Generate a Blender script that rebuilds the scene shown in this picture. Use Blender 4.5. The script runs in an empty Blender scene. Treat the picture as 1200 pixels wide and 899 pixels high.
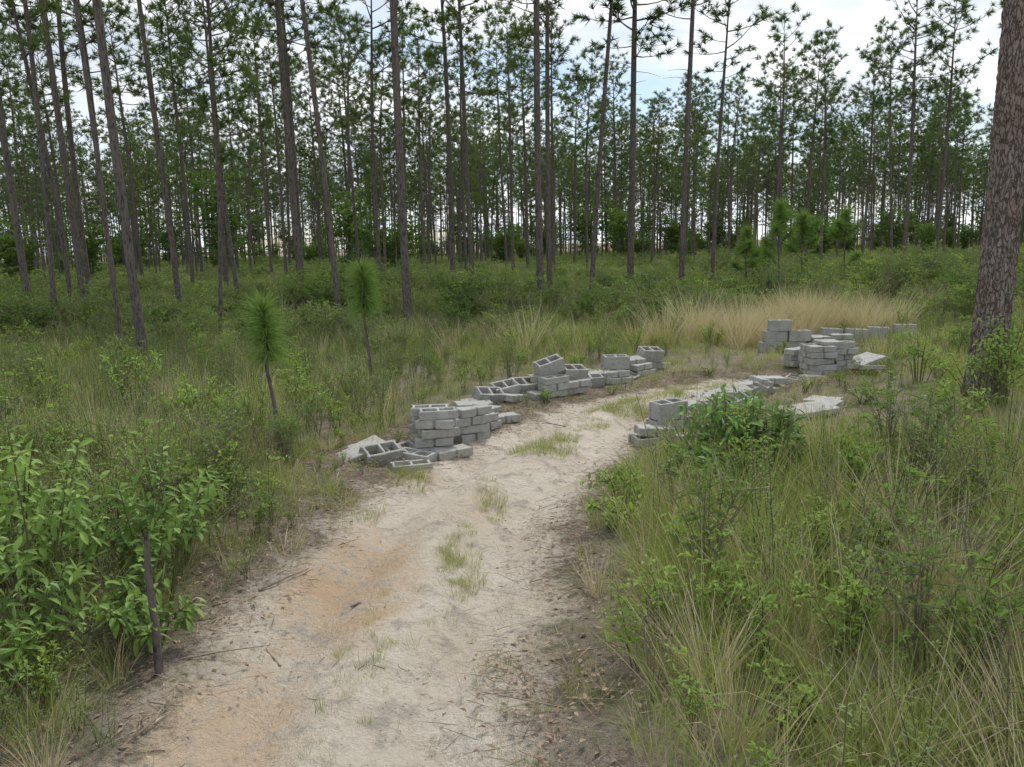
import bpy, bmesh, math, random
import numpy as np
from mathutils import Vector, Matrix, Euler, noise as mn
random.seed(7); rng=np.random.default_rng(7)
scene=bpy.context.scene
U=random.uniform
def link(o): scene.collection.objects.link(o); return o

# ---------------------------------------------------------------- materials
def newmat(name):
    m=bpy.data.materials.new(name); m.use_nodes=True
    nt=m.node_tree
    for n in list(nt.nodes): nt.nodes.remove(n)
    return m,nt
def N(nt,t,**kw):
    n=nt.nodes.new(t)
    for k,v in kw.items(): setattr(n,k,v)
    return n
def math_(nt,op,a,b=None,c=None,clamp=False):
    n=nt.nodes.new('ShaderNodeMath'); n.operation=op; n.use_clamp=clamp
    for i,v in enumerate((a,b,c)):
        if v is None: continue
        if isinstance(v,(int,float)): n.inputs[i].default_value=v
        else: nt.links.new(v,n.inputs[i])
    return n.outputs[0]
def mixc(nt,f,a,b,blend='MIX'):
    n=nt.nodes.new('ShaderNodeMix'); n.data_type='RGBA'; n.blend_type=blend
    for i,v in ((0,f),(6,a),(7,b)):
        if isinstance(v,(int,float)): n.inputs[i].default_value=v
        elif isinstance(v,tuple): n.inputs[i].default_value=(*v,1) if len(v)==3 else v
        else: nt.links.new(v,n.inputs[i])
    return n.outputs[2]
def ramp(nt,f,stops):
    n=nt.nodes.new('ShaderNodeValToRGB'); cr=n.color_ramp
    while len(cr.elements)<len(stops): cr.elements.new(0.5)
    for e,(p,c) in zip(cr.elements,stops):
        e.position=p; e.color=(*c,1) if isinstance(c,tuple) else (c,c,c,1)
    nt.links.new(f,n.inputs[0]); return n.outputs[0]
def noise_(nt,vec,scale,detail=4,rough=.55):
    n=nt.nodes.new('ShaderNodeTexNoise'); n.inputs['Scale'].default_value=scale
    n.inputs['Detail'].default_value=detail; n.inputs['Roughness'].default_value=rough
    if vec is not None: nt.links.new(vec,n.inputs['Vector'])
    return n.outputs['Fac']

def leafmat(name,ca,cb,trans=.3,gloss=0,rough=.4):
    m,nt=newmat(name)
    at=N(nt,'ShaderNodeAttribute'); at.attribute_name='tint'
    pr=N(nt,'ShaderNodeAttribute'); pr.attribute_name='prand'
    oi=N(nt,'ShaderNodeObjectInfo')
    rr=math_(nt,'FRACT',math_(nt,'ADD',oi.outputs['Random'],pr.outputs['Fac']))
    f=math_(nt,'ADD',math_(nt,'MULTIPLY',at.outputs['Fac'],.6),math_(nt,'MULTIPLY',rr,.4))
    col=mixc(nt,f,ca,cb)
    p=N(nt,'ShaderNodeBsdfDiffuse'); nt.links.new(col,p.inputs['Color'])
    t=N(nt,'ShaderNodeBsdfTranslucent')
    nt.links.new(mixc(nt,1.0,col,(1.2,1.25,.75),'MULTIPLY'),t.inputs['Color'])
    ms=N(nt,'ShaderNodeMixShader'); ms.inputs[0].default_value=trans
    nt.links.new(p.outputs[0],ms.inputs[1]); nt.links.new(t.outputs[0],ms.inputs[2])
    out=ms.outputs[0]
    if gloss:
        g=N(nt,'ShaderNodeBsdfGlossy'); g.inputs['Roughness'].default_value=rough; g.inputs['Color'].default_value=(1,1,1,1)
        fr=N(nt,'ShaderNodeFresnel'); fr.inputs[0].default_value=1.35
        m2=N(nt,'ShaderNodeMixShader'); nt.links.new(math_(nt,'MULTIPLY',fr.outputs[0],gloss),m2.inputs[0]); nt.links.new(out,m2.inputs[1]); nt.links.new(g.outputs[0],m2.inputs[2]); out=m2.outputs[0]
    o=N(nt,'ShaderNodeOutputMaterial'); nt.links.new(out,o.inputs[0])
    return m
M_GRASS=leafmat('grass_green',(.16,.225,.055),(.40,.44,.14),.32)
M_DRY=leafmat('grass_dry',(.44,.36,.22),(.68,.60,.43),.2)
M_SHRUB=leafmat('shrub_leaf',(.095,.165,.045),(.27,.375,.11),.27)
M_DSHRUB=leafmat('dark_leaf',(.055,.11,.028),(.17,.265,.07),.22)
M_LIGHT=leafmat('light_leaf',(.14,.24,.05),(.36,.47,.14),.32)
M_FORE=leafmat('foreground_leaf',(.07,.15,.032),(.32,.45,.11),.3,.35,.4)
M_GLOSS=leafmat('glossy_leaf',(.055,.125,.03),(.21,.35,.08),.28,.4,.38)
M_WEED=leafmat('weed_leaf',(.18,.24,.11),(.34,.40,.19),.27)
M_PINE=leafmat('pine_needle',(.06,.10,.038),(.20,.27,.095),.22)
M_PINEY=leafmat('young_needle',(.09,.16,.04),(.24,.34,.10),.25)
M_LITTER=leafmat('leaf_litter',(.15,.10,.065),(.44,.35,.26),.05)

def barkmat(name,scale,ca,cb,cc,bump=.02,crack=(.04,.032,.028),cheap=False):
    m,nt=newmat(name)
    tc=N(nt,'ShaderNodeTexCoord')
    mp=N(nt,'ShaderNodeMapping'); mp.inputs['Scale'].default_value=(1,1,.32)
    nt.links.new(tc.outputs['Object'],mp.inputs[0])
    n1=noise_(nt,mp.outputs[0],scale*(1.2 if cheap else 2.2),4 if cheap else 6,.7)
    n2=noise_(nt,mp.outputs[0],scale*.22,2)
    c=mixc(nt,ramp(nt,n1,[(.35,0.0),(.65,1.0)]),ca,cb)
    c=mixc(nt,ramp(nt,n2,[(.4,0.0),(.65,.6)]),c,cc)
    h=n1
    if not cheap:
        v=N(nt,'ShaderNodeTexVoronoi'); v.feature='DISTANCE_TO_EDGE'; v.inputs['Scale'].default_value=scale
        nv=N(nt,'ShaderNodeTexNoise'); nv.inputs['Scale'].default_value=scale*.9; nv.inputs['Detail'].default_value=4
        nt.links.new(mp.outputs[0],nv.inputs['Vector'])
        va=N(nt,'ShaderNodeVectorMath'); va.operation='MULTIPLY_ADD'; va.inputs[1].default_value=(2.2/scale,)*3
        nt.links.new(nv.outputs['Color'],va.inputs[0]); nt.links.new(mp.outputs[0],va.inputs[2])
        nt.links.new(va.outputs[0],v.inputs['Vector'])
        edge=ramp(nt,v.outputs['Distance'],[(0,0.15),(.14,1.0)])
        c=mixc(nt,edge,crack,c)
        h=math_(nt,'ADD',edge,math_(nt,'MULTIPLY',n1,.8))
    else:
        c=mixc(nt,ramp(nt,n1,[(.36,.8),(.46,0.0)]),c,crack)
    p=N(nt,'ShaderNodeBsdfDiffuse')
    nt.links.new(c,p.inputs['Color'])
    b=N(nt,'ShaderNodeBump'); b.inputs['Distance'].default_value=bump; b.inputs['Strength'].default_value=.8
    nt.links.new(h,b.inputs['Height']); nt.links.new(b.outputs[0],p.inputs['Normal'])
    o=N(nt,'ShaderNodeOutputMaterial'); nt.links.new(p.outputs[0],o.inputs[0])
    return m
M_BARK=barkmat('pine_bark',24,(.07,.06,.054),(.165,.145,.13),(.17,.14,.12),.012,(.035,.03,.027),True)
M_BARKN=barkmat('pine_bark_near',22,(.12,.095,.085),(.36,.315,.285),(.23,.16,.13),.014,(.045,.035,.03))
def plain(name,ca,cb,scale=20):
    m,nt=newmat(name); tc=N(nt,'ShaderNodeTexCoord')
    n=noise_(nt,tc.outputs['Object'],scale,3,.6)
    p=N(nt,'ShaderNodeBsdfDiffuse')
    nt.links.new(mixc(nt,ramp(nt,n,[(.3,0.0),(.7,1.0)]),ca,cb),p.inputs['Color'])
    o=N(nt,'ShaderNodeOutputMaterial'); nt.links.new(p.outputs[0],o.inputs[0]); return m
M_TWIG=plain('twig',(.12,.095,.07),(.27,.23,.18))
M_STEM=plain('green_stem',(.09,.11,.04),(.15,.14,.07))

def concmat():
    m,nt=newmat('concrete')
    tc=N(nt,'ShaderNodeTexCoord'); oi=N(nt,'ShaderNodeObjectInfo')
    va=N(nt,'ShaderNodeVectorMath'); va.operation='ADD'
    mu=N(nt,'ShaderNodeVectorMath'); mu.operation='SCALE'; mu.inputs['Scale'].default_value=17
    cx=N(nt,'ShaderNodeCombineXYZ')
    for i in range(3): nt.links.new(oi.outputs['Random'],cx.inputs[i])
    nt.links.new(cx.outputs[0],mu.inputs[0]); nt.links.new(tc.outputs['Object'],va.inputs[0]); nt.links.new(mu.outputs[0],va.inputs[1])
    big=noise_(nt,va.outputs[0],5,4,.6); fine=noise_(nt,va.outputs[0],130,3,.7); mid=noise_(nt,va.outputs[0],22,5,.65)
    c=mixc(nt,ramp(nt,big,[(.3,0.0),(.7,1.0)]),(.33,.325,.305),(.53,.52,.49))
    c=mixc(nt,math_(nt,'MULTIPLY',oi.outputs['Random'],.7),c,(.37,.355,.31))
    c=mixc(nt,ramp(nt,mid,[(.50,0.0),(.70,.55)]),c,(.18,.175,.145))
    c=mixc(nt,ramp(nt,fine,[(.35,.45),(.55,0.0)]),c,(.16,.16,.15))
    p=N(nt,'ShaderNodeBsdfPrincipled'); p.inputs['Roughness'].default_value=.93; p.inputs['Specular IOR Level'].default_value=.2
    nt.links.new(c,p.inputs['Base Color'])
    b=N(nt,'ShaderNodeBump'); b.inputs['Distance'].default_value=.006; b.inputs['Strength'].default_value=.8
    nt.links.new(math_(nt,'ADD',fine,mid),b.inputs['Height']); nt.links.new(b.outputs[0],p.inputs['Normal'])
    o=N(nt,'ShaderNodeOutputMaterial'); nt.links.new(p.outputs[0],o.inputs[0]); return m
M_CONC=concmat()

# ---------------------------------------------------------------- terrain
Ly=[-30,2.71,3.01,3.66,4.63,5.46,6.2,6.88,7.7,8.36,9.12,10.03,10.8,11.35,11.9,12.1]
Lx=[-2.5,-1.77,-1.70,-1.65,-1.65,-1.43,-1.40,-1.23,-.86,-.56,-.01,.54,1.4,2.2,3.1,3.6]
Ry=[-30,2.65,3.59,4.53,5.36,6.08,6.74,7.53,8.18,8.95,9.9,10.3,10.9,11.5,12.1]
Rx=[-.6,.09,.05,.23,.33,.41,.65,1.14,1.42,1.6,2.02,2.5,3.4,4.4,4.9]
def sdroad(x,y):
    x=np.asarray(x,float); y=np.asarray(y,float)
    l=np.interp(y,Ly,Lx); r=np.interp(y,Ry,Rx)
    s=np.minimum(x-l,r-x)
    s=np.where(y>11.9,np.minimum(s,11.9-y+.0),s)
    return s+.07*np.sin(3.1*y+1)*np.sin(2.3*x)+.05*np.sin(7.3*y+x*3)
def sst(a,b,v):
    t=np.clip((v-a)/(b-a),0,1); return t*t*(3-2*t)
def gh(x,y):
    x=np.asarray(x,float); y=np.asarray(y,float)
    s=sdroad(x,y); out=sst(0.15,-.9,s)
    l=np.interp(y,Ly,Lx); r=np.interp(y,Ry,Rx); u=(x-l)/(r-l)
    base=.05*np.sin(.55*x+1)*np.sin(.43*y+.5)+.03*np.sin(1.3*x+.7*y)+.02*np.sin(2.9*x-1.1*y+2)
    ins=sst(-.1,.3,s)
    rut=-.085*np.exp(-((u-.27)/.11)**2)-.085*np.exp(-((u-.78)/.09)**2)+.05*np.exp(-((u-.52)/.12)**2)
    sm=.008*np.sin(9*x+4*y)*np.sin(7*y-3*x)+.006*np.sin(17*x+3)*np.sin(13*y)
    return base*out+.09*out+rut*ins+sm
def H(x,y): return float(gh(x,y))

xs=np.concatenate([-np.geomspace(600,14,26),np.arange(-13.5,-3,.25),np.arange(-3,6,.045),np.arange(6,14,.25),np.geomspace(14,600,26)])
ys=np.concatenate([-np.geomspace(200,6,16),np.arange(-5.5,1.5,.25),np.arange(1.5,12.6,.045),np.arange(12.6,24,.25),np.geomspace(24,900,34)])
X,Y=np.meshgrid(xs,ys); Z=gh(X,Y)
S=sdroad(X,Y)
def fbm(x,y,sc):
    return np.array([mn.fractal(Vector((a*sc,b*sc,3.3)),1,2,4) for a,b in zip(x,y)])
nearm=(np.abs(X-1)<6)&(Y>1)&(Y<13)
nn=np.zeros_like(X); nn[nearm]=fbm(X[nearm],Y[nearm],2.6)
n3=np.zeros_like(X); n3[nearm]=fbm(X[nearm],Y[nearm],9)
Z=Z+nn*.024+n3*.015*sst(-.3,.2,S)
Sn=S+nn*.16
def ground_obj(name,sink):
    ny,nx=X.shape
    idx=np.arange(ny*nx).reshape(ny,nx)
    q=np.stack([idx[:-1,:-1],idx[:-1,1:],idx[1:,1:],idx[1:,:-1]],-1).reshape(-1,4)
    ins=(Sn>0.03)
    fin=(ins[:-1,:-1]&ins[:-1,1:]&ins[1:,1:]&ins[1:,:-1]).reshape(-1)
    z=Z.copy().reshape(-1)
    if sink:
        inner=np.zeros((ny,nx),bool)
        f=fin.reshape(ny-1,nx-1)
        inner[1:-1,1:-1]=f[:-1,:-1]&f[:-1,1:]&f[1:,:-1]&f[1:,1:]
        z=z-.04*inner.reshape(-1)
    else:
        q=q[fin]; z=z+.001
    co=np.stack([X.reshape(-1),Y.reshape(-1),z],-1)
    sd=np.clip(S.reshape(-1)*.5+.5,0,1)
    if not sink:
        used=np.unique(q); rm=-np.ones(len(co),int); rm[used]=np.arange(len(used)); q=rm[q]; co=co[used]; sd=sd[used]
    me=bpy.data.meshes.new(name); me.vertices.add(len(co)); me.vertices.foreach_set('co',co.ravel())
    me.loops.add(len(q)*4); me.loops.foreach_set('vertex_index',q.ravel())
    me.polygons.add(len(q)); me.polygons.foreach_set('loop_start',np.arange(0,len(q)*4,4)); me.polygons.foreach_set('loop_total',np.full(len(q),4))
    me.polygons.foreach_set('use_smooth',np.ones(len(q),bool))
    a=me.attributes.new('road','FLOAT','POINT'); a.data.foreach_set('value',sd.astype(np.float32))
    me.update(); me.validate()
    return link(bpy.data.objects.new(name,me))
def groundmat():
    m,nt=newmat('sandy_soil')
    tc=N(nt,'ShaderNodeTexCoord'); V=tc.outputs['Object']
    at=N(nt,'ShaderNodeAttribute'); at.attribute_name='road'
    s=math_(nt,'MULTIPLY',math_(nt,'SUBTRACT',at.outputs['Fac'],.5),2.0)
    nA=noise_(nt,V,1.7,6,.6); nB=noise_(nt,V,6,6,.65); nC=noise_(nt,V,28,5,.7); nD=noise_(nt,V,140,3,.7)
    s2=math_(nt,'ADD',s,math_(nt,'MULTIPLY',math_(nt,'SUBTRACT',nB,.5),.75))
    s2=math_(nt,'ADD',s2,math_(nt,'MULTIPLY',math_(nt,'SUBTRACT',nC,.5),.45))
    road=ramp(nt,math_(nt,'ADD',s2,.5),[(.38,0.0),(.62,1.0)])
    sand=mixc(nt,ramp(nt,nA,[(.35,0.0),(.65,1.0)]),(.76,.69,.58),(.65,.565,.45))
    sx=N(nt,'ShaderNodeSeparateXYZ'); nt.links.new(V,sx.inputs[0])
    def spot(cx,cy,rx,ry):
        dx=math_(nt,'DIVIDE',math_(nt,'SUBTRACT',sx.outputs[0],cx),rx); dy=math_(nt,'DIVIDE',math_(nt,'SUBTRACT',sx.outputs[1],cy),ry)
        d=math_(nt,'ADD',math_(nt,'MULTIPLY',dx,dx),math_(nt,'MULTIPLY',dy,dy))
        d=math_(nt,'ADD',d,math_(nt,'MULTIPLY',math_(nt,'SUBTRACT',nB,.5),2.6))
        d=math_(nt,'ADD',d,math_(nt,'MULTIPLY',math_(nt,'SUBTRACT',nA,.5),2.6))
        return ramp(nt,d,[(.0,1.0),(1.2,0.0)])
    o1=spot(-1.05,4.9,.5,1.1); o2=spot(-1.4,3.2,.5,.9); o3=spot(-.3,6.2,.3,.7)
    om=math_(nt,'ADD',math_(nt,'ADD',math_(nt,'MULTIPLY',o1,.8),math_(nt,'MULTIPLY',o2,.6)),math_(nt,'MULTIPLY',o3,.3),clamp=True)
    sand=mixc(nt,om,sand,(.57,.39,.23))
    sand=mixc(nt,ramp(nt,nC,[(.50,0.0),(.72,.5)]),sand,(.46,.40,.32))
    sand=mixc(nt,ramp(nt,nB,[(.52,0.0),(.66,.75)]),sand,(.40,.355,.30))
    sand=mixc(nt,ramp(nt,nD,[(.60,0.0),(.72,.6)]),sand,(.22,.18,.14))
    vo=N(nt,'ShaderNodeTexVoronoi'); vo.inputs['Scale'].default_value=34; nt.links.new(V,vo.inputs['Vector'])
    sp=math_(nt,'MULTIPLY',ramp(nt,vo.outputs['Distance'],[(.10,1.0),(.2,0.0)]),ramp(nt,nB,[(.45,0.0),(.6,1.0)]))
    sand=mixc(nt,math_(nt,'MULTIPLY',sp,.8),sand,(.15,.115,.09))
    soil=mixc(nt,ramp(nt,nC,[(.3,0.0),(.7,1.0)]),(.13,.105,.08),(.37,.31,.25))
    soil=mixc(nt,ramp(nt,nD,[(.45,0.0),(.65,.8)]),soil,(.46,.41,.34))
    soil=mixc(nt,ramp(nt,nA,[(.45,0.0),(.62,.6)]),soil,(.12,.14,.055))
    c=mixc(nt,road,soil,sand)
    p=N(nt,'ShaderNodeBsdfDiffuse')
    nt.links.new(c,p.inputs['Color'])
    h=math_(nt,'ADD',math_(nt,'ADD',math_(nt,'MULTIPLY',nB,1.8),nC),math_(nt,'MULTIPLY',nD,.35))
    b=N(nt,'ShaderNodeBump'); b.inputs['Distance'].default_value=.05; b.inputs['Strength'].default_value=1
    nt.links.new(h,b.inputs['Height']); nt.links.new(b.outputs[0],p.inputs['Normal'])
    o=N(nt,'ShaderNodeOutputMaterial'); nt.links.new(p.outputs[0],o.inputs[0]); return m
MG=groundmat()
g=ground_obj('ground',True); g.data.materials.append(MG)
r=ground_obj('sandy_dirt_track',False); r.data.materials.append(MG)

# ---------------------------------------------------------------- mesh builder
class MB:
    def __init__(s): s.v=[]; s.f=[]; s.t=[]; s.m=[]
    def tri(s,a,b,c,t,m):
        n=len(s.v); s.v+= [a,b,c]; s.f.append((n,n+1,n+2)); s.t.append(t); s.m.append(m)
    def tube(s,pts,rad,n,m,t=.5):
        pts=[Vector(p) for p in pts]; base=len(s.v)
        for i,p in enumerate(pts):
            d=(pts[min(i+1,len(pts)-1)]-pts[max(i-1,0)]).normalized()
            a=d.orthogonal().normalized() if abs(d.z)<.9 else Vector((1,0,0)); a=(a-d*a.dot(d)).normalized(); b=d.cross(a)
            for k in range(n):
                an=2*math.pi*k/n; s.v.append(tuple(p+(a*math.cos(an)+b*math.sin(an))*rad[i]))
        for i in range(len(pts)-1):
            for k in range(n):
                k2=(k+1)%n; s.f.append((base+i*n+k,base+i*n+k2,base+(i+1)*n+k2,base+(i+1)*n+k)); s.t.append(t); s.m.append(m)
    def blade(s,p,d,L,w,droop,m,t,segs=3):
        p=Vector(p); d=Vector(d).normalized(); side=d.cross(Vector((U(-1,1),U(-1,1),.3))).normalized()
        base=len(s.v); q=p.copy()
        for i in range(segs+1):
            f=i/segs; ww=w*(1-f*f)*.5
            if i==segs: s.v.append(tuple(q))
            else:
                s.v.append(tuple(q-side*ww)); s.v.append(tuple(q+side*ww))
            q=q+d*(L/segs); d=(d+Vector((0,0,-droop/segs))).normalized()
        for i in range(segs-1):
            a=base+2*i; s.f.append((a,a+1,a+3,a+2)); s.t.append(t); s.m.append(m)
        a=base+2*(segs-1); s.f.append((a,a+1,a+2)); s.t.append(t); s.m.append(m)
    def leaf(s,p,d,L,w,m,t,droop=.4,fold=.25):
        p=Vector(p); d=Vector(d).normalized()
        side=d.cross(Vector((U(-.4,.4),U(-.4,.4),1))).normalized(); up=side.cross(d)
        n=len(s.v); m1=p+d*L*.42+up*w*fold; tip=p+d*L+Vector((0,0,-droop*L*.4))
        s.v+=[tuple(p),tuple(m1-side*w*.5),tuple(m1+side*w*.5),tuple(tip)]
        for f in ((n,n+3,n+1),(n,n+2,n+3)):
            s.f.append(f); s.t.append(t); s.m.append(m)
    def bigleaf(s,p,d,L,w,m,t,droop=.5):
        p=Vector(p); d=Vector(d).normalized()
        side=d.cross(Vector((U(-.6,.6),U(-.6,.6),1))).normalized()
        prof=[(.06,.0),(.8,.3),(1,.52),(.6,.82),(0,1)]
        n=len(s.v); q=p.copy(); last=0
        for wf,f in prof:
            q=q+d*L*(f-last); last=f; d=(d+Vector((0,0,-droop*.3))).normalized(); up=side.cross(d).normalized()
            e=up*w*wf*.18
            s.v+=[tuple(q-side*w*wf*.5+e),tuple(q),tuple(q+side*w*wf*.5+e)]
        for i in range(len(prof)-1):
            a=n+3*i
            for f in ((a,a+1,a+4,a+3),(a+1,a+2,a+5,a+4)):
                s.f.append(f); s.t.append(t); s.m.append(m)
    def merge(s,o,x,y,rz,sc,mm,dt=0):
        n=len(s.v); A=np.array(o.v)*sc; c,sn=math.cos(rz),math.sin(rz)
        xx=A[:,0]*c-A[:,1]*sn+x; yy=A[:,0]*sn+A[:,1]*c+y
        s.v+=list(zip(xx.tolist(),yy.tolist(),A[:,2].tolist()))
        s.f+=[tuple(i+n for i in f) for f in o.f]; s.t+=[min(1,max(0,t+dt)) for t in o.t]; s.m+=[mm[m] for m in o.m]
    def mesh(s,name,mats,smooth_m=()):
        me=bpy.data.meshes.new(name); me.from_pydata(s.v,[],s.f)
        for m in mats: me.materials.append(m)
        me.polygons.foreach_set('material_index',s.m)
        sm=[mm in smooth_m for mm in s.m]; me.polygons.foreach_set('use_smooth',sm)
        a=me.attributes.new('tint','FLOAT','FACE'); a.data.foreach_set('value',s.t)
        me.update(); return me
def rdir(zmin=-1,zmax=1):
    a=U(0,6.283); z=U(zmin,zmax); r=math.sqrt(max(0,1-z*z)); return Vector((r*math.cos(a),r*math.sin(a),z))

# ---- pines
def needle_tuft(b,p,d,n,L,w,m,spread=.9,t0=.5):
    for i in range(n):
        dd=(d+rdir()*spread).normalized()
        l=L*U(.7,1.1); q=p-d*U(0,.12)
        side=dd.cross(rdir()).normalized()*w*.5
        tip=q+dd*l+Vector((0,0,-l*.12))
        b.tri(tuple(q-side),tuple(q+side),tuple(tip),min(1,max(0,t0+U(-.25,.25))),m)
def pine_mesh(name,Ht,r0,cb,nlimb,reach,lean=(0,0),seed=0,sides=9,tn=24,nw=.032,bend=.12):
    random.seed(seed); b=MB()
    ph=U(0,6); ns=18
    def tp(f):
        return Vector((lean[0]*f*Ht+bend*math.sin(f*4+ph)*f,lean[1]*f*Ht+bend*math.cos(f*3.1+ph)*f,f*Ht))
    def tr(f): return r0*(1-f*.45 if f<.6 else .73-(f-.6)*1.72)*(1+.3*math.exp(-f*Ht/.35))
    fs=[0,.01,.025]+[i/ns for i in range(1,ns+1)]
    b.tube([tp(f)+Vector((0,0,-.15 if f==0 else 0)) for f in fs],[max(.01,tr(f)) for f in fs],sides,0)
    for i in range(random.randint(6,14)):
        f=U(cb*.4,cb); d=rdir(-.1,.4); p=tp(f); L=U(.2,1.0)
        b.tube([p,p+d*L*.5,p+d*L+Vector((0,0,-.1*L))],[.013,.008,.004],3,0)
    for i in range(nlimb):
        f=cb+(1-cb)*((i+U(0,.8))/nlimb)**.9*.99
        if U(0,1)<.15: continue
        g=(f-cb)/(1-cb)
        a=i*2.4+U(-.6,.6)
        el=-.08+g*.75+U(-.2,.25)
        prof=(.6+.5*math.sin(min(1,g*1.5+.15)*math.pi*.62)) if g<.55 else (1.15-(g-.55)*1.75)
        L=reach*prof*U(.45,1.25)
        if L<.25: L=.25
        d=Vector((math.cos(a)*math.cos(el),math.sin(a)*math.cos(el),math.sin(el)))
        p0=tp(f); pts=[p0]; dd=d.copy(); q=p0.copy()
        for k in range(4):
            q=q+dd*L/4; dd=(dd+Vector((U(-.12,.12),U(-.12,.12),.13))).normalized(); pts.append(q.copy())
        rr=.010+.011*L
        b.tube(pts,[rr,rr*.8,rr*.6,rr*.4,rr*.25],4,0)
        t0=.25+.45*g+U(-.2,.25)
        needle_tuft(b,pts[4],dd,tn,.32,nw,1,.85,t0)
        nsb=max(2,int(L*4.8))
        for k in range(nsb):
            u=U(.35,.98); j=min(3,int(u*4)); pp=pts[j].lerp(pts[j+1],u*4-j)
            sd=(dd+rdir(-.2,.6)*1.1).normalized(); sl=U(.2,.6)*min(1,L)
            e=pp+sd*sl
            b.tube([pp,e],[.010,.005],3,0)
            needle_tuft(b,e,sd,tn,.30,nw,1,1.0,t0+U(-.15,.15))
    needle_tuft(b,tp(.995),Vector((0,0,1)),tn*2,.3,nw,1,.9,.7)
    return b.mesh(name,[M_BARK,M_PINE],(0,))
pines=[]
specs=[(13,.085,.52,34,1.6),(14.2,.10,.55,38,1.85),(12,.078,.50,32,1.45),(13.6,.09,.60,30,1.7),(11.2,.078,.44,34,1.5),(15.2,.11,.54,44,2.0),(13.2,.08,.64,24,1.6),(8.5,.055,.38,28,1.25)]
for i,(h,r0,cb,nl,re) in enumerate(specs):
    pines.append(pine_mesh('pine_mesh_%d'%i,h,r0,cb,nl,re,(U(-.03,.03),U(-.012,.012)),seed=20+i,bend=.25 if i in (2,4,7) else .13))
random.seed(11)
near=[(-6.3,13.7,1,1.0,-.035,.82),(-7.3,15.0,6,.95,-.012,.6),(-11.8,19.8,5,1,-.02,.8),(-11.3,21.5,5,1.0,-.03,.85),(-9,22,3,1.0,-.02,.9),
(-9.8,28,1,1,0,.85),(-5.9,23,0,1.1,-.02,1.05),(-3.8,18,6,1.05,-.04,.75),(-2.35,18.5,5,1.0,-.0,.92),(-2.1,30,3,1.03,-.02,1.1),(-1.2,27,0,1,-.022,1.0),
(.85,22,1,1.02,-.005,1.0),(1.25,25,0,1,0,1.0),(2.5,25,6,1,.045,1),(4.0,27,1,.98,.01,1.2),(5.3,25,3,1.0,.02,1.0),(6.75,27,6,.83,.01,1.05),
(17,35,1,.9,.02,1),(18.6,35.5,0,.95,.03,1),(16.5,38,4,.9,.01,1),(15,41,2,.95,0,1),(12.4,38,2,.98,.0,1),(-13.5,26,1,1,-.02,1),(-4.6,29,4,1.1,-.01,.9),(20.5,33,3,.9,.01,.9),(24,36,1,.95,.01,1),
(-8.2,24.5,4,1.0,-.06,.9),(-13,24,4,1.1,-.04,.9),(-6.9,19,7,1.1,.05,.8),(-10.2,18,2,1.0,.03,.8)]
for (x,y,v,s,lx,th) in near:
    o=link(bpy.data.objects.new('pine_tree',pines[v])); o.location=(x,y,H(x,y)-.05)
    o.scale=(s*th,s*th,s)
    M=Matrix.Rotation(lx,3,'Y')@Matrix.Rotation(U(0,6.28),3,'Z'); o.rotation_euler=M.to_euler()
def near_pine(name,x,y,r0,Ht,lean):
    b=MB(); nz=360; na=96; zt=8.5
    for i in range(nz+1):
        z=-.2+zt*i/nz; r=r0*(1-z/Ht*.55)+.06*math.exp(-max(z,0)/.25)
        for k in range(na):
            a=2*math.pi*k/na; ca,sa=math.cos(a),math.sin(a)
            P=Vector((ca*r*15+1.3*mn.noise(Vector((ca*4,sa*4,z*5))),sa*r*15+1.3*mn.noise(Vector((ca*4+9,sa*4,z*5))),z*5))
            dist,_=mn.voronoi(P); e=min(1,(dist[1]-dist[0])*2.2)
            rr=r+.014*e-.008+.010*mn.noise(P*1.6)+.005*mn.noise(P*5)
            b.v.append((ca*rr+lean*z+.02*math.sin(z*.8),sa*rr,z))
    for i in range(nz):
        for k in range(na):
            k2=(k+1)%na; b.f.append((i*na+k,i*na+k2,(i+1)*na+k2,(i+1)*na+k)); b.t.append(.5); b.m.append(0)
    zb=zt-.2
    def tp(z): return Vector((lean*z+.02*math.sin(z*.8),0,z))
    zs=[zb-.05,10,12,14,16,Ht]
    b.tube([tp(z) for z in zs],[r0*(1-z/Ht*.55) if z<15 else .05 for z in zs[:-1]]+[.02],16,0)
    for i in range(60):
        z=9.5+(Ht-9.5)*i/60; a=i*2.4; el=U(0,.6); L=U(1,2.6)*(1 if i<40 else .5)
        d=Vector((math.cos(a)*math.cos(el),math.sin(a)*math.cos(el),math.sin(el))); p0=tp(z)
        b.tube([p0,p0+d*L*.5,p0+d*L+Vector((0,0,.2))],[.04,.025,.01],5,0)
        for k in range(7):
            u=U(.4,1); e=p0+d*L*u+rdir()*.35; b.tube([p0+d*L*u*.9,e],[.012,.006],3,0); needle_tuft(b,e,(d+rdir()*.5).normalized(),20,.3,.02,1,.8,.5)
    o=link(bpy.data.objects.new(name,b.mesh('near_pine_mesh',[M_BARKN,M_PINE],(0,)))); o.location=(x,y,H(x,y))
near_pine('pine_tree',5.62,9.4,.20,17,.018)

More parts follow.
